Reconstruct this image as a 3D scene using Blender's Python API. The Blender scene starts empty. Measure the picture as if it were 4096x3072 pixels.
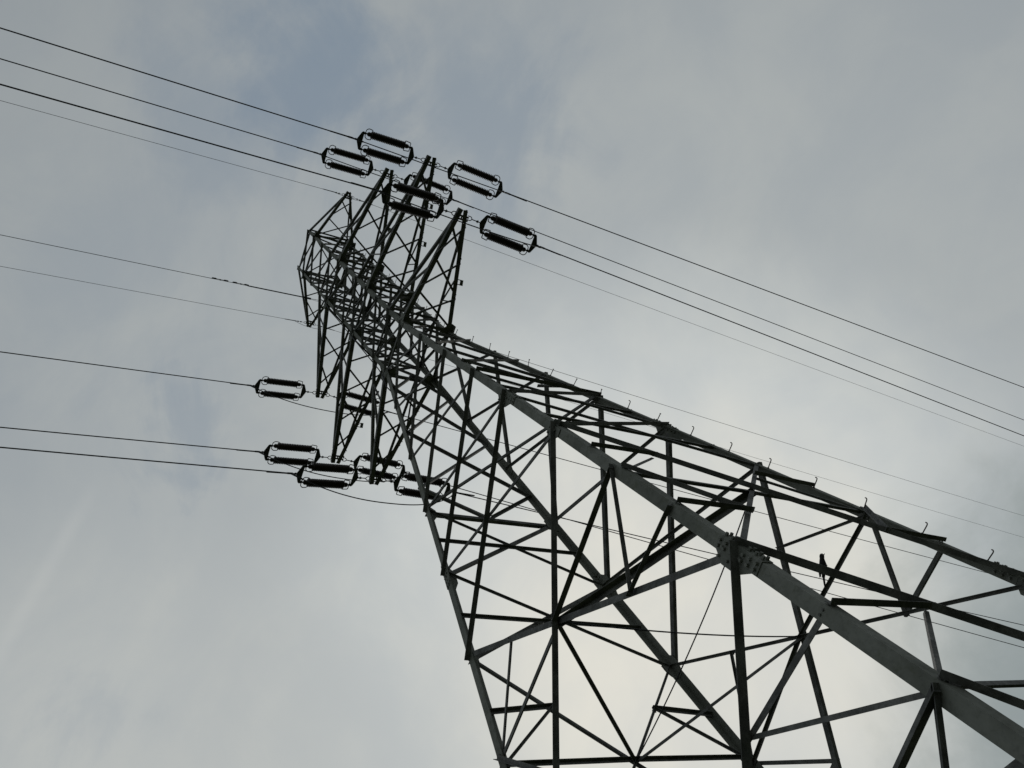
import bpy, math, random
from mathutils import Vector as V, Matrix
random.seed(7)
sc = bpy.context.scene
COL = sc.collection

# ------------------------------------------------------------------ camera
CAM = V((5.3281, -8.9158, -0.9655))
RIGHT = V((0.32883, 0.834382, -0.442355))
DOWN = V((-0.929586, 0.203364, -0.307428))
FWD = V((-0.166553, 0.512299, 0.842502))
FPX, CX, CY = 3122.27, 2157.43, 1365.95
cam = bpy.data.cameras.new("camera")
cam.sensor_fit = 'HORIZONTAL'
cam.sensor_width = 36.0
cam.lens = FPX / 4096 * 36
cam.shift_x = (2048 - CX) / 4096
cam.shift_y = (CY - 1536) / 4096
cam.clip_start = 0.05
cam.clip_end = 6000
co = bpy.data.objects.new("camera", cam)
COL.objects.link(co)
UPV, BACK = -DOWN, -FWD
co.matrix_world = Matrix(((RIGHT.x, UPV.x, BACK.x, CAM.x), (RIGHT.y, UPV.y, BACK.y, CAM.y), (RIGHT.z, UPV.z, BACK.z, CAM.z), (0, 0, 0, 1)))
sc.camera = co
sc.view_settings.view_transform = 'Standard'
sc.view_settings.look = 'None'
sc.view_settings.exposure = 0.0
sc.view_settings.gamma = 1.0

# ------------------------------------------------------------------ sky and light
SUN_EL, SUN_AZ = 33.0, 119.0          # azimuth counted from +x towards +y
world = bpy.data.worlds.new("World")
sc.world = world
world.use_nodes = True
nt = world.node_tree
nt.nodes.clear()
def N(t, kind, **kw):
    n = t.nodes.new(kind)
    for k, v in kw.items():
        setattr(n, k, v)
    return n
def sdir(el, az):
    el, az = math.radians(el), math.radians(az)
    return (math.cos(el) * math.cos(az), math.cos(el) * math.sin(az), math.sin(el))
class G:
    """small helper for building maths in a node tree"""
    def __init__(s, t): s.t = t
    def put(s, sock, v):
        if hasattr(v, 'is_output'): s.t.links.new(v, sock)
        else: sock.default_value = v
    def m(s, op, a, b=0.0, c=None, clamp=False):
        n = N(s.t, 'ShaderNodeMath', operation=op, use_clamp=clamp)
        s.put(n.inputs[0], a); s.put(n.inputs[1], b)
        if c is not None: s.put(n.inputs[2], c)
        return n.outputs[0]
    def dot(s, a, vec):
        n = N(s.t, 'ShaderNodeVectorMath', operation='DOT_PRODUCT')
        s.t.links.new(a, n.inputs[0]); n.inputs[1].default_value = vec
        return n.outputs['Value']
    def ramp(s, v, lo, hi, olo=0.0, ohi=1.0, smooth=True):
        n = N(s.t, 'ShaderNodeMapRange', interpolation_type='SMOOTHSTEP' if smooth else 'LINEAR')
        s.put(n.inputs[0], v)
        for i, x in enumerate((lo, hi, olo, ohi)): n.inputs[1 + i].default_value = x
        return n.outputs[0]
    def mix(s, f, a, b, mode='MIX'):
        n = N(s.t, 'ShaderNodeMix', data_type='RGBA', blend_type=mode)
        s.put(n.inputs[0], f)
        s.put(n.inputs[6], a if hasattr(a, 'is_output') else (*a, 1)); s.put(n.inputs[7], b if hasattr(b, 'is_output') else (*b, 1))
        return n.outputs[2]
    def noise(s, vec, scale, detail=4, rough=0.55, dist=0.0):
        n = N(s.t, 'ShaderNodeTexNoise')
        s.t.links.new(vec, n.inputs['Vector'])
        n.inputs['Scale'].default_value = scale; n.inputs['Detail'].default_value = detail
        n.inputs['Roughness'].default_value = rough; n.inputs['Distortion'].default_value = dist
        return n.outputs['Fac']
g = G(nt)
tc = N(nt, 'ShaderNodeTexCoord')
DIR = tc.outputs['Generated']
sky = N(nt, 'ShaderNodeTexSky', sky_type='NISHITA')
sky.sun_disc = False
sky.sun_elevation = math.radians(SUN_EL)
sky.sun_rotation = math.radians(90 - SUN_AZ)
sky.air_density = 1.0; sky.dust_density = 1.5; sky.ozone_density = 1.0
# cloud layer: soft grey veil, thinner (bluer) in places, brighter round the hidden sun
K = 10.0        # the Background strength is 0.1
def lin(r, gg, b):
    f = lambda c: ((c / 255 + .055) / 1.055) ** 2.4 if c > 10 else c / 255 / 12.92
    return tuple(f(c) * K for c in (r, gg, b))
mp = N(nt, 'ShaderNodeMapping'); nt.links.new(DIR, mp.inputs[0])
mp.inputs['Rotation'].default_value = (0.3, 0.5, 0.9); mp.inputs['Scale'].default_value = (1.0, 1.7, 1.2)
n1 = g.noise(DIR, 2.3, 5, 0.55, 0.35)
n5 = g.noise(mp.outputs[0], 3.8, 9, 0.6, 0.6)
n2 = g.noise(DIR, 6.0, 6, 0.6, 0.5)
n4 = g.noise(DIR, 14.0, 6, 0.55, 0.3)
glow = g.dot(DIR, sdir(36, 124))
glow = g.m('ADD', glow, g.m('MULTIPLY', g.m('SUBTRACT', n1, 0.5), 0.10))
base = g.mix(g.ramp(glow, 0.45, 0.90, smooth=False), lin(142, 149, 153), lin(172, 177, 177))
base = g.mix(g.ramp(glow, 0.85, 0.97), base, lin(199, 203, 201))
base = g.mix(g.ramp(glow, 0.94, 1.01), base, lin(222, 220, 210))
lft = g.ramp(g.dot(DIR, sdir(40, 166)), 0.90, 1.0)
base = g.mix(g.m('MULTIPLY', lft, 0.8), base, lin(186, 189, 186))
# darker greyer bank low behind the sun (towards the horizon)
low = g.dot(DIR, sdir(15, 106))
bank = g.ramp(g.m('ADD', low, g.m('MULTIPLY', n2, 0.06)), 0.985, 1.03)
base = g.mix(g.m('MULTIPLY', bank, 0.85), base, lin(134, 144, 145))
# the cloud fabric
fab = g.m('ADD', g.m('MULTIPLY', n1, 0.35), g.m('ADD', g.m('MULTIPLY', n2, 0.35), g.m('MULTIPLY', n5, 0.30)))
dark = g.ramp(fab, 0.42, 0.62)
cl = g.mix(1.0, base, g.mix(dark, (0.945, 0.957, 0.985), (1.045, 1.038, 1.032)), 'MULTIPLY')
# thin places where the blue shows through
veil = None
for el, az, r, a in ((79, 76, 0.11, 0.62), (75, 84, 0.06, 0.45), (66.5, 80, 0.10, 0.40), (83, 100, 0.10, 0.30), (66, 158, 0.045, 0.30), (72, 140, 0.12, 0.14), (49, 172, 0.04, 0.12), (76, 178, 0.12, 0.14)):
    dd = g.m('SUBTRACT', 1.0, g.dot(DIR, sdir(el, az)))
    dd = g.m('SQRT', g.m('MULTIPLY', g.m('MAXIMUM', dd, 0.0), 2.0))
    dd = g.m('ADD', dd, g.m('MULTIPLY', g.m('SUBTRACT', n5, 0.5), 0.32))
    dd = g.m('ADD', dd, g.m('MULTIPLY', g.m('SUBTRACT', n2, 0.5), 0.22))
    p = g.ramp(dd, r * 1.5, r * 0.0, 0.0, a)
    veil = p if veil is None else g.m('MAXIMUM', veil, p)
blue = g.mix(0.08, lin(112, 130, 148), g.mix(1.0, sky.outputs[0], (1.6, 1.6, 1.6), 'MULTIPLY'))
cl = g.mix(veil, cl, blue)
# a faint bright streak
st = g.m('ABSOLUTE', g.dot(DIR, (-0.2219, 0.9581, -0.1810)))
en = g.dot(DIR, sdir(55.5, 177.1))
streak = g.m('MULTIPLY', g.ramp(st, 0.013, 0.0), g.ramp(en, 0.988, 0.998))
cl = g.mix(g.m('MULTIPLY', streak, 0.13), cl, lin(205, 206, 202))
# below the horizon the sky is not seen; keep it dull
z = N(nt, 'ShaderNodeSeparateXYZ'); nt.links.new(DIR, z.inputs[0])
cl = g.mix(g.ramp(z.outputs[2], -0.02, 0.02), lin(70, 74, 60), cl)
bg = N(nt, 'ShaderNodeBackground')
bg.inputs['Strength'].default_value = 0.1
nt.links.new(cl, bg.inputs['Color'])
wo = N(nt, 'ShaderNodeOutputWorld')
nt.links.new(bg.outputs[0], wo.inputs['Surface'])
sl = bpy.data.lights.new("sun", 'SUN')
sl.energy = 0.6
sl.angle = math.radians(20)
sl.color = (1.0, 0.96, 0.88)
so = bpy.data.objects.new("sun", sl)
so.rotation_euler = V(sdir(SUN_EL, SUN_AZ)).to_track_quat('Z', 'Y').to_euler()
so.location = (0, 0, 60)
COL.objects.link(so)

# ------------------------------------------------------------------ materials
def material(name, c1, c2, rough=0.6, metal=0.0, scale=3.0, bump=0.15, spec=0.3, stain=None, stain_amt=0.35, grime=0.25):
    m = bpy.data.materials.new(name)
    m.use_nodes = True
    t = m.node_tree
    b = t.nodes['Principled BSDF']
    gg = G(t)
    o = N(t, 'ShaderNodeTexCoord').outputs['Object']
    a = gg.noise(o, scale, 8, 0.65, 0.3)
    c = gg.mix(gg.ramp(a, 0.35, 0.65), c1, c2)
    f = gg.noise(o, scale * 9, 5, 0.7)
    c = gg.mix(gg.m('MULTIPLY', gg.ramp(f, 0.45, 0.75), grime), c, tuple(x * 0.45 for x in c1))
    if stain:
        s2 = gg.noise(o, scale * 2.7, 6, 0.7, 0.8)
        c = gg.mix(gg.m('MULTIPLY', gg.ramp(s2, 0.52, 0.72), stain_amt), c, stain)
    t.links.new(c, b.inputs['Base Color'])
    t.links.new(gg.ramp(f, 0.3, 0.7, rough - 0.08, rough + 0.1), b.inputs['Roughness'])
    b.inputs['Metallic'].default_value = metal
    b.inputs['Specular IOR Level'].default_value = spec
    if bump:
        bn = N(t, 'ShaderNodeBump')
        bn.inputs['Strength'].default_value = bump
        bn.inputs['Distance'].default_value = 0.004
        t.links.new(f, bn.inputs['Height'])
        t.links.new(bn.outputs[0], b.inputs['Normal'])
    return m
STEEL = material("painted_steel", (0.150, 0.156, 0.132), (0.225, 0.23, 0.202), 0.70, stain=(0.10, 0.105, 0.062), stain_amt=0.55, scale=1.5, grime=0.42, spec=0.12)
STEEL2 = material("weathered_steel", (0.095, 0.096, 0.09), (0.20, 0.20, 0.188), 0.72, stain=(0.075, 0.06, 0.045), stain_amt=0.4, scale=3.5, grime=0.5, spec=0.12)
BOLT = material("rusty_bolt_steel", (0.11, 0.09, 0.085), (0.20, 0.15, 0.14), 0.7, scale=12)
GLAZE = material("brown_glazed_porcelain", (0.030, 0.022, 0.018), (0.055, 0.042, 0.034), 0.42, scale=9, bump=0.0, spec=0.25)
FIT = material("forged_steel", (0.045, 0.047, 0.048), (0.085, 0.088, 0.09), 0.65, metal=0.0, scale=10, spec=0.2)
WIRE = material("oxidised_aluminium", (0.035, 0.036, 0.04), (0.06, 0.062, 0.068), 0.75, metal=0.0, scale=2, bump=0.0, spec=0.15)
FEATHER = material("dark_feathers", (0.012, 0.012, 0.014), (0.03, 0.028, 0.028), 0.7, scale=40)
GRASS = material("meadow_grass", (0.022, 0.036, 0.012), (0.05, 0.062, 0.022), 0.9, scale=0.15, bump=0.4, stain=(0.10, 0.085, 0.045))
CONC = material("foundation_concrete", (0.28, 0.27, 0.25), (0.38, 0.37, 0.34), 0.85, scale=4)

# ------------------------------------------------------------------ mesh tools
class MB:
    def __init__(s): s.v, s.f, s.sm = [], [], []
    def add(s, vs, fs, smooth=False):
        o = len(s.v); s.v += [tuple(x) for x in vs]; s.f += [tuple(i + o for i in f) for f in fs]; s.sm += [smooth] * len(fs)
    def prism(s, a, b):
        n = len(a)
        s.add(a + b, [tuple(range(n))[::-1], tuple(range(n, 2 * n))] + [(i, (i + 1) % n, n + (i + 1) % n, n + i) for i in range(n)])
    def lsec(s, p, q, e1, e2, w1, w2, t, ext=0.0, e1b=None, e2b=None):
        """an angle section whose heel runs from p to q, flanges w1 along e1 and w2 along e2"""
        a = (q - p).normalized()
        p = p - a * ext; q = q + a * ext
        pr = ((0, 0), (w1, 0), (w1, t), (t, t), (t, w2), (0, w2))
        s.add([p + e1 * x + e2 * y for x, y in pr] + [q + (e1b or e1) * x + (e2b or e2) * y for x, y in pr],
              [(0, 3, 2, 1), (0, 5, 4, 3), (6, 7, 8, 9), (6, 9, 10, 11)] + [(i, (i + 1) % 6, 6 + (i + 1) % 6, 6 + i) for i in range(6)])
    def box(s, c, ex, ey, ez):
        vs = [c + ex * i + ey * j + ez * k for k in (-1, 1) for j in (-1, 1) for i in (-1, 1)]
        s.add(vs, [(0, 2, 3, 1), (4, 5, 7, 6), (0, 1, 5, 4), (2, 6, 7, 3), (0, 4, 6, 2), (1, 3, 7, 5)])
    def plate(s, pts, n, t):
        s.prism([p - n * t / 2 for p in pts], [p + n * t / 2 for p in pts])
    def tube(s, pts, r, n=6, closed=False, rs=None):
        rings = []
        m = len(pts)
        up = None
        for i, p in enumerate(pts):
            if closed: a = pts[(i + 1) % m] - pts[i - 1]
            else: a = pts[min(i + 1, m - 1)] - pts[max(i - 1, 0)]
            a = a.normalized()
            if up is None:
                up = a.orthogonal().normalized()
            up = (up - a * up.dot(a)).normalized()
            w = a.cross(up)
            rr = rs[i] if rs else r
            rings.append([p + (up * math.cos(2 * math.pi * k / n) + w * math.sin(2 * math.pi * k / n)) * rr for k in range(n)])
        vs = [x for rg in rings for x in rg]
        fs = []
        for i in range(m if closed else m - 1):
            j = (i + 1) % m
            for k in range(n):
                fs.append((i * n + k, i * n + (k + 1) % n, j * n + (k + 1) % n, j * n + k))
        if not closed:
            fs += [tuple(range(n))[::-1], tuple((m - 1) * n + k for k in range(n))]
        s.add(vs, fs, n > 4)
    def lathe(s, p, a, prof, n=16):
        """prof: (distance along a, radius)"""
        a = a.normalized(); u = a.orthogonal().normalized(); w = a.cross(u)
        vs = [p + a * d + (u * math.cos(2 * math.pi * k / n) + w * math.sin(2 * math.pi * k / n)) * r for d, r in prof for k in range(n)]
        fs = [(i * n + k, i * n + (k + 1) % n, (i + 1) * n + (k + 1) % n, (i + 1) * n + k) for i in range(len(prof) - 1) for k in range(n)]
        fs += [tuple(range(n))[::-1], tuple((len(prof) - 1) * n + k for k in range(n))]
        s.add(vs, fs, True)
    def hexb(s, p, a, r, h):
        s.lathe_flat(p, a, r, h)
    def lathe_flat(s, p, a, r, h):
        a = a.normalized(); u = a.orthogonal().normalized(); w = a.cross(u)
        c = [u * math.cos(math.pi / 3 * k) * r + w * math.sin(math.pi / 3 * k) * r for k in range(6)]
        s.prism([p + x for x in c], [p + a * h + x for x in c])
    def build(s, name, mat, parent=None):
        me = bpy.data.meshes.new(name)
        me.from_pydata(s.v, [], s.f)
        me.materials.append(mat)
        me.polygons.foreach_set('use_smooth', s.sm)
        me.update()
        o = bpy.data.objects.new(name, me)
        COL.objects.link(o)
        if parent is not None: o.parent = parent
        return o
def tag(o, label=None, cat=None, group=None, kind=None):
    if label: o['label'] = label
    if cat: o['category'] = cat
    if group: o['group'] = group
    if kind: o['kind'] = kind
    return o
def empty(name, loc=(0, 0, 0)):
    o = bpy.data.objects.new(name, None)
    o.empty_display_size = 0.2
    COL.objects.link(o)
    o.location = loc
    return o

# ------------------------------------------------------------------ ground
GZ = -2.6
mb = MB()
R_ = 3000
mb.add([V((-R_, -R_, GZ)), V((R_, -R_, GZ)), V((R_, R_, GZ)), V((-R_, R_, GZ))], [(0, 1, 2, 3)])
tag(mb.build('ground', GRASS), kind='structure')

# ------------------------------------------------------------------ tower geometry
ZW = 20.0
SG = {'A': (1, -1), 'B': (1, 1), 'C': (-1, -1), 'D': (-1, 1)}
def hw(z): return 0.8 + (ZW - z) * (0.1221 if z < ZW else -0.00506)
def leg(k, z):
    w = hw(z); return V((SG[k][0] * w, SG[k][1] * w, z))
FACES = {'AC': ('A', 'C', V((0, -1, 0))), 'AB': ('A', 'B', V((1, 0, 0))), 'BD': ('B', 'D', V((0, 1, 0))), 'CD': ('C', 'D', V((-1, 0, 0)))}
def fnormal(f, z):
    a, b, n = FACES[f]
    tap = 0.1221 if z < ZW else -0.00506
    return (n + V((0, 0, tap))).normalized()
tower = empty('transmission_tower', (0, 0, GZ))
tag(tower, 'tall grey steel lattice transmission tower with four arms on each side', 'tower')
bpy.context.view_layer.update()
TI = Matrix.Translation((0, 0, -GZ))
def T(mb, name, mat=STEEL, parent=None, label=None):
    """link a part: mesh kept in world coordinates, shifted for the tower origin"""
    mb.v = [(x, y, z_ - GZ) for x, y, z_ in mb.v]
    o = mb.build(name, mat, parent or tower)
    if label: o['label'] = label
    return o

# legs ------------------------------------------------------------
SEG = ((GZ + 0.1, 4.15, 0.158), (4.15, 10.94, 0.158), (10.94, 20.0, 0.145), (20.0, 27.9, 0.125), (27.9, 33.75, 0.105))
for k, (sx, sy) in SG.items():
    m = MB()
    for i, (z0, z1, f) in enumerate(SEG):
        e1, e2 = V((-sx, 0, 0)), V((0, -sy, 0))
        m.lsec(leg(k, z0), leg(k, z1 - 0.004), e1, e2, f, f, 0.016)
    T(m, 'leg')
    m = MB()
    c = leg(k, GZ); 
    m.lathe(V((c.x, c.y, GZ - 0.3)), V((0, 0, 1)), ((0, 0.5), (0.55, 0.42), (0.6, 0.36)), 20)
    T(m, 'foundation_cap', CONC)
    # splice covers with bolts
    for zc, hl, f in ((4.15, 0.34, 0.158), (10.94, 0.32, 0.145), (20.0, 0.34, 0.13)):
        m = MB()
        o_ = V((sx, 0, 0)) * 0.012 + V((0, sy, 0)) * 0.012
        m.lsec(leg(k, zc - hl) + o_, leg(k, zc + hl) + o_, V((-sx, 0, 0)), V((0, -sy, 0)), f * 1.02, f * 1.02, 0.011)
        for s_ in (-1, 1):
            for j in range(3):
                zz = zc + s_ * (0.09 + j * hl * 0.30)
                for q_ in (0.3, 0.72):
                    p = leg(k, zz) + o_ + V((-sx, 0, 0)) * f * q_
                    m.lathe_flat(p - V((0, sy, 0)) * 0.06, V((0, sy, 0)), 0.02 if zc < 5 else 0.015, 0.10 if zc < 5 else 0.078)
                    p = leg(k, zz) + o_ + V((0, -sy, 0)) * f * q_
                    m.lathe_flat(p - V((sx, 0, 0)) * 0.06, V((sx, 0, 0)), 0.02 if zc < 5 else 0.015, 0.10 if zc < 5 else 0.078)
        T(m, 'splice_cover', STEEL)

# bracing ---------------------------------------------------------
bars = []       # (priority, name, MB)
def bar(f, p, q, w, dark=True, name='diagonal_brace', ext=0.06, outer=None, mat=None, off=0.0):
    """an angle bar lying on face f from p to q"""
    zc = (p.z + q.z) / 2
    n = fnormal(f, zc)
    a = (q - p).normalized()
    u = n.cross(a).normalized()
    if u.z > 0: u = -u                    # u points downwards
    m = MB()
    if dark:      # outside the leg, standing flange on the lower edge
        h = n * (0.003 + off)
        m.lsec(p + h + u * w / 2, q + h + u * w / 2, -u, n, w, w, 0.008, ext)
    else:
        h = -n * (0.019 + off)
        m.lsec(p + h - u * w / 2, q + h - u * w / 2, u, -n, w, w, 0.008, ext)
    if zc < 16:
        for e, sg in ((p, 1), (q, -1)):
            for j in (0.0, 0.055):
                c = e + a * sg * (j - 0.02) + n * (0.009 if dark else 0.002)
                m.lathe_flat(c, n, 0.0135, 0.014)
    bars.append((((p + q) / 2 - CAM).length, name, m, mat or STEEL2))
    return m
ZT = (-2.6, 4.15, 8.8, 10.98, 13.18, 15.3, 17.62, 20.0)
ZK = {'A': (0.0, 0.05, 0.03, 0.13, -0.13, -0.10, -0.10, 0.0), 'B': (0.0, -0.15, -0.23, -0.07, -0.10, -0.10, -0.05, 0.0),
      'C': (0.0, 0.10, 0.12, 0.06, -0.10, -0.12, 0.08, 0.0), 'D': (0.0, -0.12, -0.17, -0.08, -0.14, 0.0, 0.0, 0.0)}
def zmap(k, z):
    """as-built heights of the joints differ slightly from leg to leg"""
    for i in range(len(ZT) - 1):
        if ZT[i] <= z <= ZT[i + 1]:
            f = (z - ZT[i]) / (ZT[i + 1] - ZT[i]); return z + ZK[k][i] * (1 - f) + ZK[k][i + 1] * f
    return z
def P(k, z, other=None, inset=0.07):
    """node on a leg, a little inside the face"""
    z = zmap(k, z)
    p = leg(k, z)
    if other:
        d_ = (leg(other, zmap(other, z)) - p).normalized()
        d_ = (leg(other, z) - p).normalized()
        p = p + d_ * inset
    return p
def cross(p1, q1, p2, q2):
    d1, d2 = q1 - p1, q2 - p2
    r = p1 - p2
    a, e, b = d1.dot(d1), d2.dot(d2), d1.dot(d2)
    c, f_ = d1.dot(r), d2.dot(r)
    s = (b * f_ - c * e) / (a * e - b * b)
    return p1 + d1 * s
def xpanel(f, z1, z0, w1=0.085, w2=0.062, flip=False):
    """X brace: the 'dark' bar runs from the first leg high to the second leg low"""
    a, b, _ = FACES[f]
    if flip: a, b = b, a
    p1, q1 = P(a, z1, b), P(b, z0, a)
    p2, q2 = P(a, z0, b), P(b, z1, a)
    bar(f, p1, q1, w1, True, ext=0.09)
    bar(f, q2, p2, w2, False)
    return cross(p1, q1, p2, q2)
LV = (20.0, 17.62, 15.3, 13.18, 10.98, 8.8)
for f in ('AC', 'BD'):
    for i in range(5):
        xpanel(f, LV[i], LV[i + 1], (0.075, 0.078, 0.085, 0.092, 0.095)[i], 0.06)
# faces AB and CD: staggered X panels between two half panels
for f in ('AB', 'CD'):
    a, b, _ = FACES[f]
    for zs, zn in ((20.0, 18.85), (13.18, 14.15)):
        mid = (leg(a, zmap(a, zs)) + leg(b, zmap(b, zs))) / 2
        for kk, oo in ((a, b), (b, a)):
            bar(f, P(kk, zn, oo), mid, 0.07, kk == a, ext=0.05)
        bar(f, P(a, zs, b), P(b, zs, a), 0.085, True, 'horizontal_strut', off=0.01)
    xpanel(f, 18.85, 16.45, 0.062, 0.075, True)
    xpanel(f, 16.45, 14.15, 0.062, 0.075, True)
    for z1, z0, zh in ((13.18, 10.98, 12.05), (10.98, 8.8, 9.78)):
        xpanel(f, z1, z0, 0.068, 0.055 if f == 'AB' else 0.045, True)
        bar(f, P(a, zh, b), P(b, zh, a), 0.06, False, 'horizontal_strut', off=0.012)
bar('AC', P('A', 20.0, 'C'), P('C', 20.0, 'A'), 0.07, False, 'horizontal_strut', off=0.012)
bar('BD', P('B', 20.0, 'D'), P('D', 20.0, 'B'), 0.07, False, 'horizontal_strut', off=0.012)
def plan(p, q, w, name='plan_brace', mat=None, drop=0.0, wide=None, flip=False):
    """an angle bar lying in a level plane, standing flange downwards"""
    a = (q - p).normalized()
    u = V((0, 0, 1)).cross(a).normalized()
    if (u.dot(RIGHT) < 0) != flip: u = -u
    m = MB()
    m.lsec(p + V((0, 0, -drop)) - u * w / 2, q + V((0, 0, -drop)) - u * w / 2, u, V((0, 0, -1)), w, wide or w, 0.009)
    bars.append((((p + q) / 2 - CAM).length, name, m, mat or STEEL2))
plan(leg('C', 13.18) * 0.97 + V((0, 0, .4)), leg('B', 13.18) * 0.97 + V((0, 0, .4)), 0.085, drop=0.0)
# the two big lower panels
def bigpanel(f, z1, z0, extra, w1, w2, zmids, zh=None, wh=(0.085, 0.06)):
    a, b, _ = FACES[f]
    p1, q1 = P(a, z1, b), P(b, z0, a)
    p2, q2 = P(b, z1, a), P(a, z0, b)
    c = cross(p1, q1, p2, q2)
    bar(f, p1, q1, w1, True, ext=0.1)
    bar(f, p2, q2, w2, False)
    for kk, oo in ((a, b), (b, a)):
        up = (P(kk, z1, oo) + c) / 2
        dn = (P(kk, z0, oo) + c) / 2
        if zh is None: zh = c.z
        ch = c if abs(zh - c.z) < 0.01 else c + (leg(a, zh) + leg(b, zh)) / 2 - (leg(a, c.z) + leg(b, c.z)) / 2
        bar(f, P(kk, zh, oo), ch, wh[0] if kk == 'A' and f == 'AC' else wh[1], kk == a and f == 'AC', 'horizontal_strut', ext=0.02, off=0.012)
        n1_, n2_ = (True, False)
        bar(f, P(kk, zh, oo), up, 0.045, False, 'redundant_brace', ext=0.03, off=0.012)
        bar(f, P(kk, zh, oo), dn, 0.065, True, 'redundant_brace', ext=0.05, off=0.012)
        bar(f, P(kk, zmids[1], oo), dn, 0.065, True, 'redundant_brace', ext=0.05, off=0.022)
        if extra: bar(f, P(kk, zmids[0], oo), up, 0.065, f == 'AB', 'redundant_brace', ext=0.05, off=0.012)
    return c
CEN = {}
for f in FACES:
    CEN[f] = bigpanel(f, 8.8, 4.15, f in ('AB', 'CD'), *{'AC': (0.095, 0.085), 'AB': (0.08, 0.07), 'BD': (0.09, 0.058), 'CD': (0.05, 0.05)}[f], (7.65, 5.38))
CE2 = {}
for f in FACES:
    ac = f in ('AC', 'BD')
    CE2[f] = bigpanel(f, 4.15, -0.5 if ac else -1.1, True, 0.118 if ac else 0.085, 0.10 if ac else 0.085, (2.92, 0.9 if ac else 0.2), 1.75 if ac else None)
    if ac:
        a, b, _ = FACES[f]
        for kk, oo in ((a, b), (b, a)): bar(f, P(kk, 1.05, oo), CE2[f], 0.085, False, 'redundant_brace', ext=0.05, off=0.03)
plan(CEN['AC'], CEN['AB'], 0.095, wide=0.10, flip=True)
plan(CEN['AC'], CEN['CD'], 0.065)
plan(CEN['BD'], CEN['CD'], 0.05)
plan(CE2['AC'], CE2['AB'], 0.10)
plan(CE2['AC'], CE2['CD'], 0.07)
plan(CE2['BD'], CE2['CD'], 0.065)
plan(CE2['BD'], CE2['AB'], 0.065)
for a, b in (('AC', 'BD'), ('AB', 'CD')):
    m = MB()
    p, q = CEN[a], CEN[b]
    pts = [p.lerp(q, i / 14) - V((0, 0, 0.11 * 4 * (i / 14) * (1 - i / 14))) for i in range(15)]
    m.tube(pts, 0.011, 6)
    T(m, 'tie_rod', WIRE)
# upper body
UL = (20.0, 21.28, 22.56, 23.85, 25.18, 26.5, 27.86, 29.22, 30.7, 32.34, 33.55)
for i in range(len(UL) - 1):
    for f in FACES:
        if f in ('AC', 'BD'):
            xpanel(f, UL[i + 1], UL[i], 0.075, 0.062)
        else:
            xpanel(f, UL[i + 1], UL[i], 0.07, 0.06, f == 'AB')
for zz in (21.28, 23.85, 25.18, 27.86, 29.22, 32.34, 33.55):
    for f in FACES:
        a, b, _ = FACES[f]
        bar(f, P(a, zz, b), P(b, zz, a), 0.085 if zz in (23.85, 27.86, 32.34) else 0.07, f in ('AB', 'CD'), 'horizontal_strut', off=0.011)
for zz in (20.02, 23.87, 27.88, 32.36):
    i_ = 0.93
    plan(V((leg('A', zz).x * i_, leg('A', zz).y * i_, zz)), V((leg('D', zz).x * i_, leg('D', zz).y * i_, zz)), 0.05)
    plan(V((leg('B', zz).x * i_, leg('B', zz).y * i_, zz)), V((leg('C', zz).x * i_, leg('C', zz).y * i_, zz)), 0.05, drop=0.06)
# link the bars: at most 100 of each name as parts, the farther rest as one lattice
by = {}
for b in bars: by.setdefault(b[1], []).append(b)
for nm, lst in by.items():
    lst.sort(key=lambda b: b[0])
    for b in lst[:98]: T(b[2], nm, b[3])
    if len(lst) > 98:
        m = MB()
        for b in lst[98:]: m.add([V(x) for x in b[2].v], b[2].f)
        o = T(m, nm, STEEL2)
        o['kind'] = 'stuff'

# gusset plates ----------------------------------------------------
def gusset(f, k, z, up, dn, reach, skew=0.0, th=0.012, off=0.0, inner=False):
    a, b, _ = FACES[f]
    oo = b if k == a else a
    z = zmap(k, z)
    n = fnormal(f, z)
    d_ = (leg(oo, z) - leg(k, z)).normalized()
    ax = (leg(k, z + 1) - leg(k, z)).normalized()
    c = leg(k, z) + n * ((-0.024 if inner else 0.010) + off)
    pts = [c + ax * up + d_ * 0.02, c + ax * up + d_ * 0.13, c + ax * (up * 0.35 + skew) + d_ * reach, c + ax * (-dn * 0.45 + skew) + d_ * reach,
           c - ax * dn + d_ * 0.15, c - ax * dn + d_ * 0.02]
    m = MB(); m.plate(pts, n, th)
    for i in range(3):
        for j in (0.35, 0.75):
            p = c + ax * (up * (0.6 - 0.5 * i)) + d_ * (reach * j)
            m.lathe_flat(p + n * 0.004, n, 0.017, 0.03)
    T(m, 'gusset_plate', STEEL)
gusset('AC', 'A', 4.15, 0.30, 0.34, 0.26)
gusset('AC', 'C', 4.15, 0.30, 0.34, 0.26)
gusset('AB', 'A', 4.15, 0.26, 0.32, 0.20)
gusset('AB', 'B', 4.15, 0.30, 0.30, 0.20)
gusset('BD', 'B', 4.15, 0.16, 0.30, 0.25)
gusset('AC', 'A', 10.94, 0.30, 0.34, 0.27)
gusset('AC', 'C', 10.94, 0.30, 0.34, 0.20)
gusset('AC', 'A', 8.8, 0.20, 0.22, 0.23)
gusset('BD', 'B', 10.94, 0.35, 0.45, 0.34)
gusset('BD', 'B', 13.18, 0.18, 0.30, 0.22)
gusset('CD', 'C', 10.94, 0.30, 0.42, 0.26)
gusset('CD', 'C', 13.18, 0.22, 0.30, 0.26)
for k in 'CD':
    gusset('CD', k, 8.8, 0.16, 0.2, 0.2)
gusset('CD', 'D', 10.94, 0.32, 0.40, 0.25, inner=True)
gusset('BD', 'D', 10.94, 0.32, 0.40, 0.25, inner=True)
gusset('BD', 'D', 15.3, 0.2, 0.22, 0.2, inner=True)
gusset('BD', 'D', 8.8, 0.22, 0.26, 0.22, inner=True)
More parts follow.
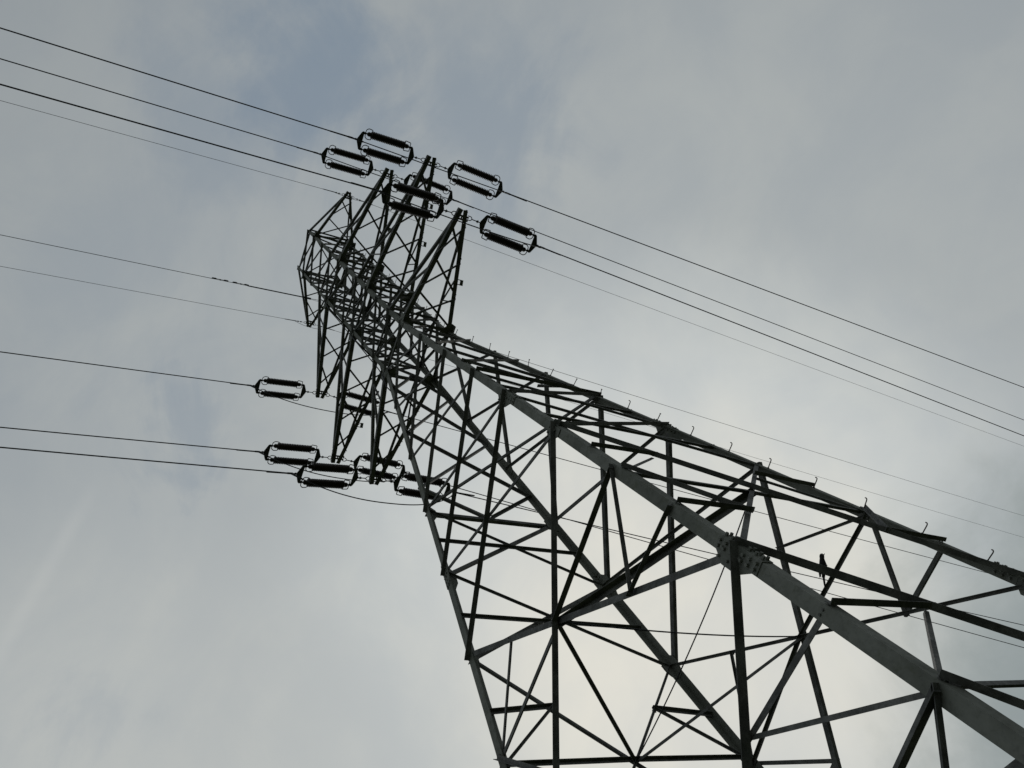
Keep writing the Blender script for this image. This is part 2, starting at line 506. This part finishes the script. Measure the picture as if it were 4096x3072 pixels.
gusset('CD', 'D', 8.8, 0.22, 0.26, 0.2, inner=True)
gusset('CD', 'D', 13.18, 0.22, 0.26, 0.22, inner=True)

# ------------------------------------------------------------------ cross arms
ARM = {'low': (20.0, 4.2153, 0.1693, 0.077, 1.25), 'mid': (23.848, 5.3508, 0.1762, 0.065, 1.30), 'top': (27.856, 4.4415, 0.1774, -0.01, 1.30), 'ew': (32.34, 2.8889, 0.1381, -0.006, 1.15)}
def tip(l, s, t):
    Z, L, dd, tz, h = ARM[l]
    return V((s * L, t * dd, Z + tz))
XN = {'low': (0.0, 0.31, 0.62, 0.93), 'mid': (0.0, 0.235, 0.475, 0.71, 0.94), 'top': (0.0, 0.31, 0.62, 0.93), 'ew': (0.0, 0.46, 0.90)}
for l, (Z, L, dd, tz, h) in ARM.items():
    for s in (1, -1):
        arm = empty('cross_arm'); arm.parent = tower; arm.location = (s * 0.8, 0, Z - GZ)
        arm['label'] = {'low': 'lowest', 'mid': 'second lowest and longest', 'top': 'second highest', 'ew': 'topmost and shortest'}[l] + ' cross arm on ' + ('the upper right side' if s == 1 else 'the lower left side')
        def A(mb, name, mat=STEEL2):
            mb.v = [(x - s * 0.8, y, z_ - Z) for x, y, z_ in mb.v]
            return mb.build(name, mat, arm)
        legk = {t: [k for k in SG if SG[k] == (s, t)][0] for t in (-1, 1)}
        root = {t: leg(legk[t], Z) for t in (-1, 1)}
        tp = {t: tip(l, s, t) for t in (-1, 1)}
        cw = 0.13 if l != 'ew' else 0.098
        hroot = {t: leg(legk[t], Z + h) for t in (-1, 1)}
        for t in (-1, 1):
            a = (tp[t] - root[t]).normalized()
            m = MB()
            inn = V((0, -t, 0)); inn = (inn - a * inn.dot(a)).normalized()
            m.lsec(root[t] - a * 0.05, tp[t] + a * 0.20, inn, V((0, 0, 1)), cw, cw, 0.010)
            A(m, 'bottom_chord')
            m = MB()
            q = root[t].lerp(tp[t], 0.93) + V((0, 0, 0.06))
            b = (q - hroot[t]).normalized()
            side = V((0, -t, 0)); side = (side - b * side.dot(b)).normalized()
            nn = b.cross(side).normalized()
            if nn.z < 0: nn = -nn
            tw = 0.088 if l != 'ew' else 0.068
            m.lsec(hroot[t], q, side, nn, tw, tw, 0.008)
            A(m, 'top_chord')
            # side lacing between bottom and top chord
            m = MB()
            for fb, ft in ((0.50, 0.22),) if l != 'ew' else ():
                p0 = root[t].lerp(tp[t], fb); p1 = hroot[t].lerp(q, ft)
                m.lsec(p0 + V((0, t * .004, .03)), p1 + V((0, t * .004, 0)), V((0, -t, 0)), V((s, 0, 0)), 0.055, 0.07, 0.008)
                p0 = root[t].lerp(tp[t], fb * 0.52)
                m.lsec(p0 + V((0, t * .004, .03)), p1 + V((0, t * .004, 0)), V((0, -t, 0)), V((s, 0, 0)), 0.04, 0.04, 0.008)
            if m.v: A(m, 'side_brace')
            # root gusset, hanging flange plate dark against the leg
            m = MB()
            n = V((0, 0, 1))
            c0 = root[t]
            gw = 0.26 if l != 'ew' else 0.18
            pts = [c0 + V((s * gw, t * -0.02, -0.006)), c0 + V((s * gw, -t * 0.13, -0.006)), c0 + V((-s * 0.02, -t * (gw + .1), -0.006)), c0 + V((-s * .16, -t * (gw + .1), -0.006)), c0 + V((-s * .16, t * 0.02, -0.006)), c0 + V((0, t * 0.05, -0.006))]
            m.plate(pts, n, 0.012)
            m.box(c0 + V((s * 0.10, t * 0.018, -0.02)), V((0.15 * (1 if l != 'ew' else .6), 0, 0)), V((0, 0.006, 0)), V((0, 0, 0.15 * (1 if l != 'ew' else .6))))
            A(m, 'root_gusset', STEEL)
            # bolts along the tip of the chord
            m = MB()
            for j in range(4):
                p = tp[t] + a * (0.14 - j * 0.13)
                m.lathe_flat(p + V((0, t * 0.03, 0.05)), V((0, -t, 0)), 0.012, 0.07)
            A(m, 'chord_bolt', BOLT)
        # X lacing in the bottom plane
        xs = XN[l]
        for i in range(len(xs) - 1):
            for t in (-1, 1):
                p = root[t].lerp(tp[t], xs[i] + (0.02 if i else 0.03)); q = root[-t].lerp(tp[-t], xs[i + 1] - 0.01)
                a = (q - p).normalized(); u = V((0, 0, 1)).cross(a).normalized()
                w = 0.06 if l != 'ew' else 0.05
                m = MB()
                m.lsec(p - u * w / 2 + V((0, 0, 0.012 if t > 0 else -0.004)), q - u * w / 2 + V((0, 0, 0.012 if t > 0 else -0.004)), u, V((0, 0, 1 if t > 0 else -1)), w, w, 0.007)
                A(m, 'lacing_bar')
        # tip plates with holes' bolts, joining both chords
        m = MB()
        c = (tp[1] + tp[-1]) / 2
        for dx in (0.0, -0.10):
            m.box(c + V((s * dx, 0, -0.02)), V((0.028, 0, 0)), V((0, abs(dd) + 0.05, 0)), V((0, 0, 0.006)))
        m.box(c + V((-s * 0.05, 0, -0.03)), V((0.062, 0, 0)), V((0, 0.02, 0)), V((0, 0, 0.01)))
        A(m, 'tip_plate')
        # circuit plate on the far bottom chord
        if l != 'ew':
            for (fr, tt) in ((0.42, 1), (0.70, 1)) if l == 'mid' else ((0.45, 1),):
                c = root[tt].lerp(tp[tt], fr) + V((0, tt * 0.115, -0.01))
                m = MB(); m.box(c, V((0.08, 0, 0.03)), V((0, 0.05, 0)), V((0, 0, 0.004)))
                m.box(c + V((s * .07, -tt * 0.09, 0)), V((0.012, 0, 0)), V((0, 0.05, 0)), V((0, 0, 0.004)))
                m.box(c + V((-s * .07, -tt * 0.09, 0)), V((0.012, 0, 0)), V((0, 0.05, 0)), V((0, 0, 0.004)))
                A(m, 'circuit_plate')

# step bolts on leg B ---------------------------------------------------
i = 0
z_ = 19.62
zs = []
while z_ > 0.0:
    zs.append(z_); z_ -= 0.942
for i, zz in enumerate(zs):
    m = MB()
    p = leg('B', zz + random.uniform(-.03, .03)) + V((0, -0.07, 0))
    rz, ry_ = random.uniform(-.025, .025), random.uniform(-.03, .03)
    if i < 8 or i == 9:
        m.tube([p - V((.02, 0, 0)), p + V((0.17, ry_, rz))], 0.0095, 8)
        m.lathe_flat(p + V((0.17, ry_, rz)), V((1, 0, 0)), 0.019, 0.012)
    else:
        m.tube([p - V((.02, 0, 0)), p + V((0.15, ry_, rz)), p + V((0.172, ry_ - 0.004, rz + 0.002)), p + V((0.185, ry_ - 0.02, rz + 0.006)), p + V((0.188, ry_ - 0.045, rz + 0.012))], 0.0095, 8)
    m.lathe_flat(p + V((0.001, 0, 0)), V((1, 0, 0)), 0.02, 0.016)
    T(m, 'step_bolt', BOLT)
zz = 20.5
for i in range(15):
    m = MB()
    n = (V((1, 0, 0)), V((0, 1, 0)))[i % 2]
    for n in (V((1, 0, 0)), V((0, 1, 0))):
        p = leg('B', zz) + V((0, -0.06, 0)) * n.x + V((-0.06, 0, 0)) * n.y
        m.tube([p - n * .02, p + n * 0.17], 0.009, 8); m.lathe_flat(p + n * .17, n, 0.017, 0.012)
    T(m, 'step_bolt', BOLT)
    zz += 0.88
# earth cable clipped down leg C
m = MB()
pts = [V((-0.86, -0.98, 28.3)), V((-0.80, -0.96, 27.6)), V((-0.84, -1.0, 26.6))]
z_ = 25.8
while z_ > 19.0:
    w = hw(z_); pts.append(V((-w - 0.07, -w - 0.05, z_))); z_ -= 0.6
pts.append(V((-hw(18.5) + 0.05, -hw(18.5) - 0.0 + .05, 18.5)))
pts.append(V((-hw(12) + 0.06, -hw(12) + 0.06, 12)))
pts.append(V((-hw(-2) + 0.06, -hw(-2) + 0.06, -2)))
m.tube(pts, 0.016, 6)
T(m, 'down_lead', WIRE)

# ------------------------------------------------------------------ insulator sets
def rounded(pts, r=0.02, k=3):
    out = [pts[0]]
    for i in range(1, len(pts) - 1):
        a, b, c = pts[i - 1], pts[i], pts[i + 1]
        u, v = (a - b).normalized(), (c - b).normalized()
        rr = min(r, (a - b).length * .45, (c - b).length * .45)
        p0, p1 = b + u * rr, b + v * rr
        for j in range(k + 1):
            f_ = j / k
            out.append(p0.lerp(b, f_).lerp(b.lerp(p1, f_), f_))
    return out + [pts[-1]]
HS = 0.275        # half spacing of the two strings
def make_set():
    """tension insulator set along local +X, strings apart in local Y, origin on the arm tip"""
    r = empty('insulator_set')
    X, Y, Z3 = V((1, 0, 0)), V((0, 1, 0)), V((0, 0, 1))
    m = MB()
    ring = [V((0.02, -0.055, 0)), V((0.12, -0.06, 0)), V((0.17, 0, 0)), V((0.12, 0.06, 0)), V((0.02, 0.055, 0))]
    m.tube(rounded(ring, 0.05, 4), 0.0135, 7)
    m.build('shackle', FIT, r)
    m = MB()
    m.tube([V((0.155, 0, 0)), V((0.34, 0, 0))], 0.015, 7)
    m.lathe(V((0.30, 0, 0)), X, ((0, .012), (0.015, 0.03), (0.05, 0.036), (0.075, 0.02), (0.11, 0.014)), 10)
    m.tube([V((0.35, -0.05, 0)), V((0.35, 0.05, 0))], 0.008, 6)
    m.box(V((0.40, 0, 0.0)), V((0.035, 0, 0)), V((0, 0.014, 0)), V((0, 0, 0.022)))
    m.build('link', FIT, r)
    def yoke(x0, sgn):
        m = MB()
        h = HS
        pts = [V((x0, 0.04, 0)), V((x0 + sgn * 0.10, h - 0.01, 0)), V((x0 + sgn * 0.14, h + 0.02, 0)), V((x0 + sgn * 0.255, h + .0, 0)), V((x0 + sgn * 0.255, h - 0.045, 0)),
               V((x0 + sgn * 0.175, h - 0.065, 0)), V((x0 + sgn * 0.17, 0, 0)),
               V((x0 + sgn * 0.175, -h + 0.065, 0)), V((x0 + sgn * 0.255, -h + 0.045, 0)), V((x0 + sgn * 0.255, -h - .0, 0)), V((x0 + sgn * 0.14, -h - 0.02, 0)), V((x0 + sgn * 0.10, -h + 0.01, 0)), V((x0, -0.04, 0))]
        # build as quads around the concave outline
        t = 0.011
        a = [p - Z3 * t for p in pts]; b = [p + Z3 * t for p in pts]
        n = len(pts)
        tri = [(0, 1, 5, 6), (1, 2, 3, 5), (3, 4, 5), (12, 0, 6), (6, 7, 11, 12), (7, 9, 10, 11), (7, 8, 9)]
        m.add(a + b, [tuple(reversed(q)) for q in tri] + [tuple(i + n for i in q) for q in tri] + [(i, (i + 1) % n, n + (i + 1) % n, n + i) for i in range(n)])
        m.build('yoke_plate', FIT, r)
    yoke(0.43, 1)
    yoke(2.36, -1)
    for sy in (1, -1):
        m = MB()
        y = Y * HS * sy * 0.93
        pr = [(0.64, 0.014), (0.67, 0.016), (0.69, 0.05), (0.73, 0.07), (0.79, 0.072), (0.82, 0.06)]
        x = 0.835
        for i in range(20):
            pr += [(x, 0.088), (x + 0.006, 0.118), (x + 0.020, 0.127), (x + 0.040, 0.098)]
            x += 0.0572
        pr += [(x, 0.06), (x + 0.02, 0.068), (x + 0.07, 0.070), (x + 0.105, 0.045), (x + 0.12, 0.016), (2.16, 0.014)]
        m.lathe(V((0, 0, 0)) + y, X, pr, 18)
        st = m.build('insulator_string', GLAZE, r)
        for e, sg in ((0.64, 1), (2.15, -1)):
            m = MB()
            for o_ in (1, -1):
                loop = [V((e, 0, 0)), V((e, o_ * 0.135, 0.0)), V((e + sg * 0.19, o_ * 0.155, 0.01)), V((e + sg * 0.17, o_ * 0.075, 0.015))] if sg > 0 else \
                       [V((e, 0, 0)), V((e - 0.01, o_ * 0.11, 0)), V((e - 0.08, o_ * 0.165, 0)), V((e - 0.21, o_ * 0.15, 0)), V((e - 0.22, o_ * 0.09, 0))]
                m.tube(rounded([p + y for p in loop], 0.03, 3), 0.014, 6)
            m.build('arcing_horn', FIT, st)
    m = MB()
    m.lathe(V((2.35, 0, 0)), X, ((0, .014), (0.02, 0.03), (0.07, 0.03), (0.09, 0.014), (0.16, 0.014)), 10)
    m.tube([V((2.40, -0.04, 0)), V((2.40, 0.04, 0))], 0.008, 6)
    m.lathe(V((2.47, 0, 0)), X, ((0, .016), (0.02, 0.030), (0.16, 0.030), (0.19, 0.024), (0.75, 0.022), (0.78, 0.016)), 10)
    m.build('dead_end_clamp', FIT, r)
    return r
def copy_tree(o, parent=None):
    c = o.copy(); COL.objects.link(c)
    if parent is not None: c.parent = parent
    for ch in list(o.children): copy_tree(ch, c)
    return c
def dirv(ph, t, s):
    a = math.radians(ph); return V((math.sin(a), t * math.cos(a), s)).normalized()
LINES = [('low', 1, -1, -0.85, -0.1, -1.85, -0.06), ('mid', 1, -1, -2.1, -0.06, -2.05, -0.015), ('top', 1, -1, -2.35, -0.02, -1.95, 0.015), ('ew', 1, -1, -1.6, -0.06, -1.9, -0.02),
         ('ew', -1, -1, -1.6, -0.06, -1.7, -0.02), ('top', -1, -1, -2.35, -0.06, 1.15, -0.17), ('mid', -1, -1, -1.35, -0.06, -3.35, 0.045), ('low', -1, -1, 0.9, -0.15, -4.2, 0.09),
         ('mid', 1, 1, -2.8, -0.38, -1.15, -0.13), ('top', 1, 1, -3.05, -0.28, -2.45, -0.085), ('low', 1, 1, -3.55, -0.09, -3.0, -0.13), ('ew', 1, 1, -2.8, -0.12, -2.7, -0.12),
         ('ew', -1, 1, -2.8, -0.12, -2.9, -0.145), ('top', -1, 1, -2.05, -0.21, -2.65, -0.17), ('mid', -1, 1, -2.3, -0.12, -3.5, -0.24), ('low', -1, 1, -1.55, -0.05, -3.5, -0.125)]
ANAME = {'low': 'lowest', 'mid': 'longest', 'top': 'second highest', 'ew': 'topmost'}
SIDE = {1: 'upper right', -1: 'lower left'}
SPAN = {-1: 'left', 1: 'right'}
proto = None
clamp_end = {}
def wire_mesh(Q, t, ph, s, r, D=140.0, sleeve=0.0, c=0.0004):
    a = math.radians(ph)
    m = MB()
    pts = []
    n = 60
    for i in range(n + 1):
        x = D * (i / n) ** 1.6
        pts.append(V((math.sin(a) * x, t * math.cos(a) * x, s * x + c * x * x)))
    m.tube(pts, r, 6)
    if sleeve: m.tube([V((math.sin(a) * x, t * math.cos(a) * x, s * x)) for x in (-0.02, sleeve)], r * 1.7, 8)
    return m
for (l, s, t, pa, sa, pw, sw) in LINES:
    P0 = tip(l, s, t)
    v = dirv(pa, t, sa)
    if l != 'ew':
        Q = P0 + v * 2.42
        if proto is None: proto = o = make_set()
        else: o = copy_tree(proto)
        x = v; y = V((0, 0, 1)).cross(x).normalized(); z3 = x.cross(y)
        o.matrix_world = Matrix(((x.x, y.x, z3.x, P0.x), (x.y, y.y, z3.y, P0.y), (x.z, y.z, z3.z, P0.z), (0, 0, 0, 1)))
        tag(o, 'twin string insulator set on the %s side of the %s arm at %s' % (SPAN[t], ANAME[l], SIDE[s]), 'insulator', 'twin insulator sets at the arm tips')
        rad = 0.0185
        clamp_end[(l, s, t)] = (Q, v)
        m = wire_mesh(Q, t, pw, sw, rad)
        nm, cat = 'conductor', 'power line'
        lab = 'thick conductor running off to the %s from the %s arm at %s' % (SPAN[t], ANAME[l], SIDE[s])
    else:
        Q = P0 + v * 0.45
        m = MB()
        ring = [V((0, -0.045, 0)), V((0.09, -0.05, 0)), V((0.13, 0, 0)), V((0.09, 0.05, 0)), V((0, 0.045, 0))]
        X = v; Y = V((0, 0, 1)).cross(X).normalized()
        m.tube([X * p.x + Y * p.y for p in rounded(ring, 0.04, 4)], 0.009, 6)
        m.tube([X * 0.12, X * 0.45], 0.008, 6)
        m.lathe(X * 0.22, X, ((0, .01), (.02, .028), (.05, .028), (.08, .012)), 8)
        m.lathe(X * 0.34, X, ((0, .01), (.02, .026), (.06, .026), (.09, .012)), 8)
        m.lathe(X * 0.44, X, ((0, .012), (0.03, .018), (0.5, .016), (.53, .01)), 8)
        oo = m.build('earth_wire_fitting', FIT); oo.location = P0
        tag(oo, 'shackle and clamp chain on the %s side of the topmost arm at %s' % (SPAN[t], SIDE[s]), 'fitting', 'earth wire fittings at the topmost arms')
        clamp_end[(l, s, t)] = (Q, v)
        m = wire_mesh(Q, t, pw, sw, 0.0085)
        nm, cat = 'earth_wire', 'earth wire'
        lab = 'thin earth wire running off to the %s from the topmost arm at %s' % (SPAN[t], SIDE[s])
    o = m.build(nm, WIRE)
    o.location = Q
    tag(o, lab, cat, 'overhead lines strung from the tower')
# jumpers under the arms
def jumper(l, s, dip, r, name='jumper_cable'):
    (q0, v0), (q1, v1) = clamp_end[(l, s, -1)], clamp_end[(l, s, 1)]
    p0, p1 = q0 + v0 * (0.12 if l != 'ew' else 0.1), q1 + v1 * (0.16 if l != 'ew' else .1)
    m = MB(); pts = []
    n = 36
    for i in range(n + 1):
        f_ = i / n
        h = (1 - abs(2 * f_ - 1) ** 2.4)
        pts.append(p0.lerp(p1, f_) - V((0, 0, dip * h)))
    org = p0.copy()
    m.tube([p - org for p in pts], r, 7)
    if l != 'ew':
        for i in (0, n):
            j = 2 if i == 0 else n - 2
            m.tube([pts[i] - org, pts[j] - org], r * 1.6, 7)
    o = m.build(name, WIRE); o.location = org
    return o
for s in (1, -1):
    for l, dip in (('low', 1.25), ('mid', 1.2), ('top', 1.2)):
        tag(jumper(l, s, dip, 0.0165), 'sagging jumper cable looped below the %s arm at %s' % (ANAME[l], SIDE[s]), 'jumper cable', 'jumper loops below the arms')
    tag(jumper('ew', s, 0.55, 0.008), 'thin earth bond looped below the topmost arm at %s' % SIDE[s], 'earth bond', 'jumper loops below the arms')
# fibre cable dead-ended on the body
for k, t, ph, s_, lab in (('C', -1, -0.7, -0.08, 'fibre cable with four vibration dampers running off to the left from the tower body'), ('D', 1, -4.7, 0.04, 'fibre cable running off to the right from behind the tower body')):
    P0 = leg(k, 27.9)
    a = math.radians(ph)
    f3 = lambda x: V((math.sin(a) * x, t * math.cos(a) * x, s_ * x + 0.0004 * x * x))
    r = empty('fibre_cable', P0)
    tag(r, lab, 'fibre cable', 'overhead lines strung from the tower')
    m = MB()
    m.tube([f3(140 * (i / 60) ** 1.6) for i in range(61)], 0.0105, 6)
    m.build('cable', WIRE, r)
    m = MB()
    m.tube([f3(0.8 + i * 0.3) for i in range(8)], 0.022, 7)
    m.box(f3(0.75), V((0, 0.16, 0)), V((0.035, 0, 0)), V((0, 0, 0.01)))
    m.build('dead_end_grip', FIT, r)
    for x in ((3.15, 3.85) if t < 0 else (3.2,)):
        m = MB()
        c = f3(x)
        ax = (f3(x + .1) - f3(x)).normalized()
        dn = V((0.035, 0, -0.045))
        m.box(c + dn * .5, ax * 0.022, V((0.014, 0, 0)), V((0, 0, 0.05)))
        m.tube([c + dn - ax * 0.26, c + dn + ax * 0.26], 0.009, 6)
        m.lathe(c + dn - ax * 0.27, ax, ((0, .012), (0.02, .024), (.13, .026), (.16, .012)), 8)
        m.lathe(c + dn + ax * 0.13, ax, ((0, .014), (0.03, .026), (.13, .024), (.16, .012)), 8)
        m.build('vibration_damper', FIT, r)
    if t < 0:
        m = MB()
        m.tube([f3(0.9), f3(0.6) + V((0, 0, -.12)), f3(.25) + V((0.02, 0, -.38)), V((0.0, -0.12, -.9)), V((-0.02, -0.16, -1.4))], 0.006, 6)
        m.build('drip_loop', WIRE, r)

# ------------------------------------------------------------------ the bird
# it sits on the brace that runs from leg A's big plate towards the foot of leg B
def seen(p):
    r = p - CAM
    return CX + FPX * r.dot(RIGHT) / r.dot(FWD), CY + FPX * r.dot(DOWN) / r.dot(FWD)
pa_, pb_ = P('A', 4.15, 'B'), P('B', -1.1, 'A')
perch = min((pa_.lerp(pb_, i / 600) + V((-0.005, 0, 0.075)) for i in range(600)), key=lambda q: abs(seen(q)[0] - 3297))
def bird(org):
    # local frame: up = world z, facing across the brace
    m = MB()
    fwd = V((0.9, -0.02, 0)).normalized(); side = V((0, 0, 1)).cross(fwd); up = V((0, 0, 1))
    n = 12
    def ring(c, r1, r2, ax):
        e = side; g_ = ax.cross(e).normalized()
        return [c + e * math.cos(2 * math.pi * k / n) * r1 + g_ * math.sin(2 * math.pi * k / n) * r2 for k in range(n)]
    # spine: tail tip to crown, one continuous skin (up offset, forward offset, half width, half depth)
    AXU, AXF = 0.66, 0.75
    up, fwd = (up * AXU + fwd * AXF), (fwd * AXU - up * AXF)
    sp = [(-0.165, -0.03, .012, .003), (-0.12, -0.027, .017, .005), (-0.06, -0.022, .018, .008), (-0.025, -0.016, .025, .018), (0.01, -0.008, .036, .031), (0.05, 0.0, .044, .040), (0.09, 0.004, .042, .038),
          (0.125, 0.005, .032, .031), (0.147, 0.008, .025, .026), (0.168, 0.012, .026, .028), (0.188, 0.014, .023, .024), (0.201, 0.014, .012, .012)]
    rings = []
    for i, (u_, f_, a_, b_) in enumerate(sp):
        c = up * u_ + fwd * f_
        j0, j1 = sp[max(i - 1, 0)], sp[min(i + 1, len(sp) - 1)]
        ax = (up * (j1[0] - j0[0]) + fwd * (j1[1] - j0[1])).normalized()
        rings.append(ring(c, a_, b_, ax))
    vs = [x for r_ in rings for x in r_]
    fs = [(i * n + k, i * n + (k + 1) % n, (i + 1) * n + (k + 1) % n, (i + 1) * n + k) for i in range(len(rings) - 1) for k in range(n)]
    fs += [tuple(range(n))[::-1], tuple((len(rings) - 1) * n + k for k in range(n))]
    m.add(vs, fs, True)
    # legs grow out of the belly
    for e in (-1, 1):
        h = side * 0.014 * e + fwd * 0.02 + up * 0.02
        m.tube([h + up * 0.02, h + up * 0.005 + fwd * .006, h - up * 0.02 + fwd * 0.002], 0.003, 5)
        for q in (-0.4, 0, 0.4):
            m.tube([h - up * 0.02 + fwd * 0.002, h - up * 0.02 + (fwd + side * q).normalized() * 0.022 - up * .004], 0.0018, 4)
    o = m.build('bird', FEATHER)
    m = MB()
    m.lathe(up * 0.178 + fwd * 0.036, fwd * 0.8 + up * .6, ((0, .0085), (.012, .006), (.03, .001)), 8)
    m.build('beak', BOLT, o)
    for e in (-1, 1):
        m = MB()
        m.lathe(up * 0.178 + fwd * 0.024 + side * e * 0.021, side * e, ((0, .004), (.003, .003), (.004, .001)), 8)
        m.build('eye', GLAZE, o)
        m = MB()
        w0 = side * e * 0.037
        pts = [w0 + up * .105 + fwd * .01, w0 * 1.08 + up * .07 + fwd * .028, w0 * .98 + up * .02 + fwd * -.004, w0 * .5 + up * -.045 + fwd * -.045, w0 * .5 + up * -.05 + fwd * -.06, w0 * .95 + up * .02 + fwd * -.045, w0 * 1.05 + up * .08 + fwd * -.02]
        m.plate(pts, side, 0.010)
        m.build('wing', FEATHER, o)
    o.location = org
    o.scale = (0.9, 0.9, 0.9)
    return o
b = bird(perch)
tag(b, 'small dark bird perched on the long brace right of the big bolted plate', 'bird')
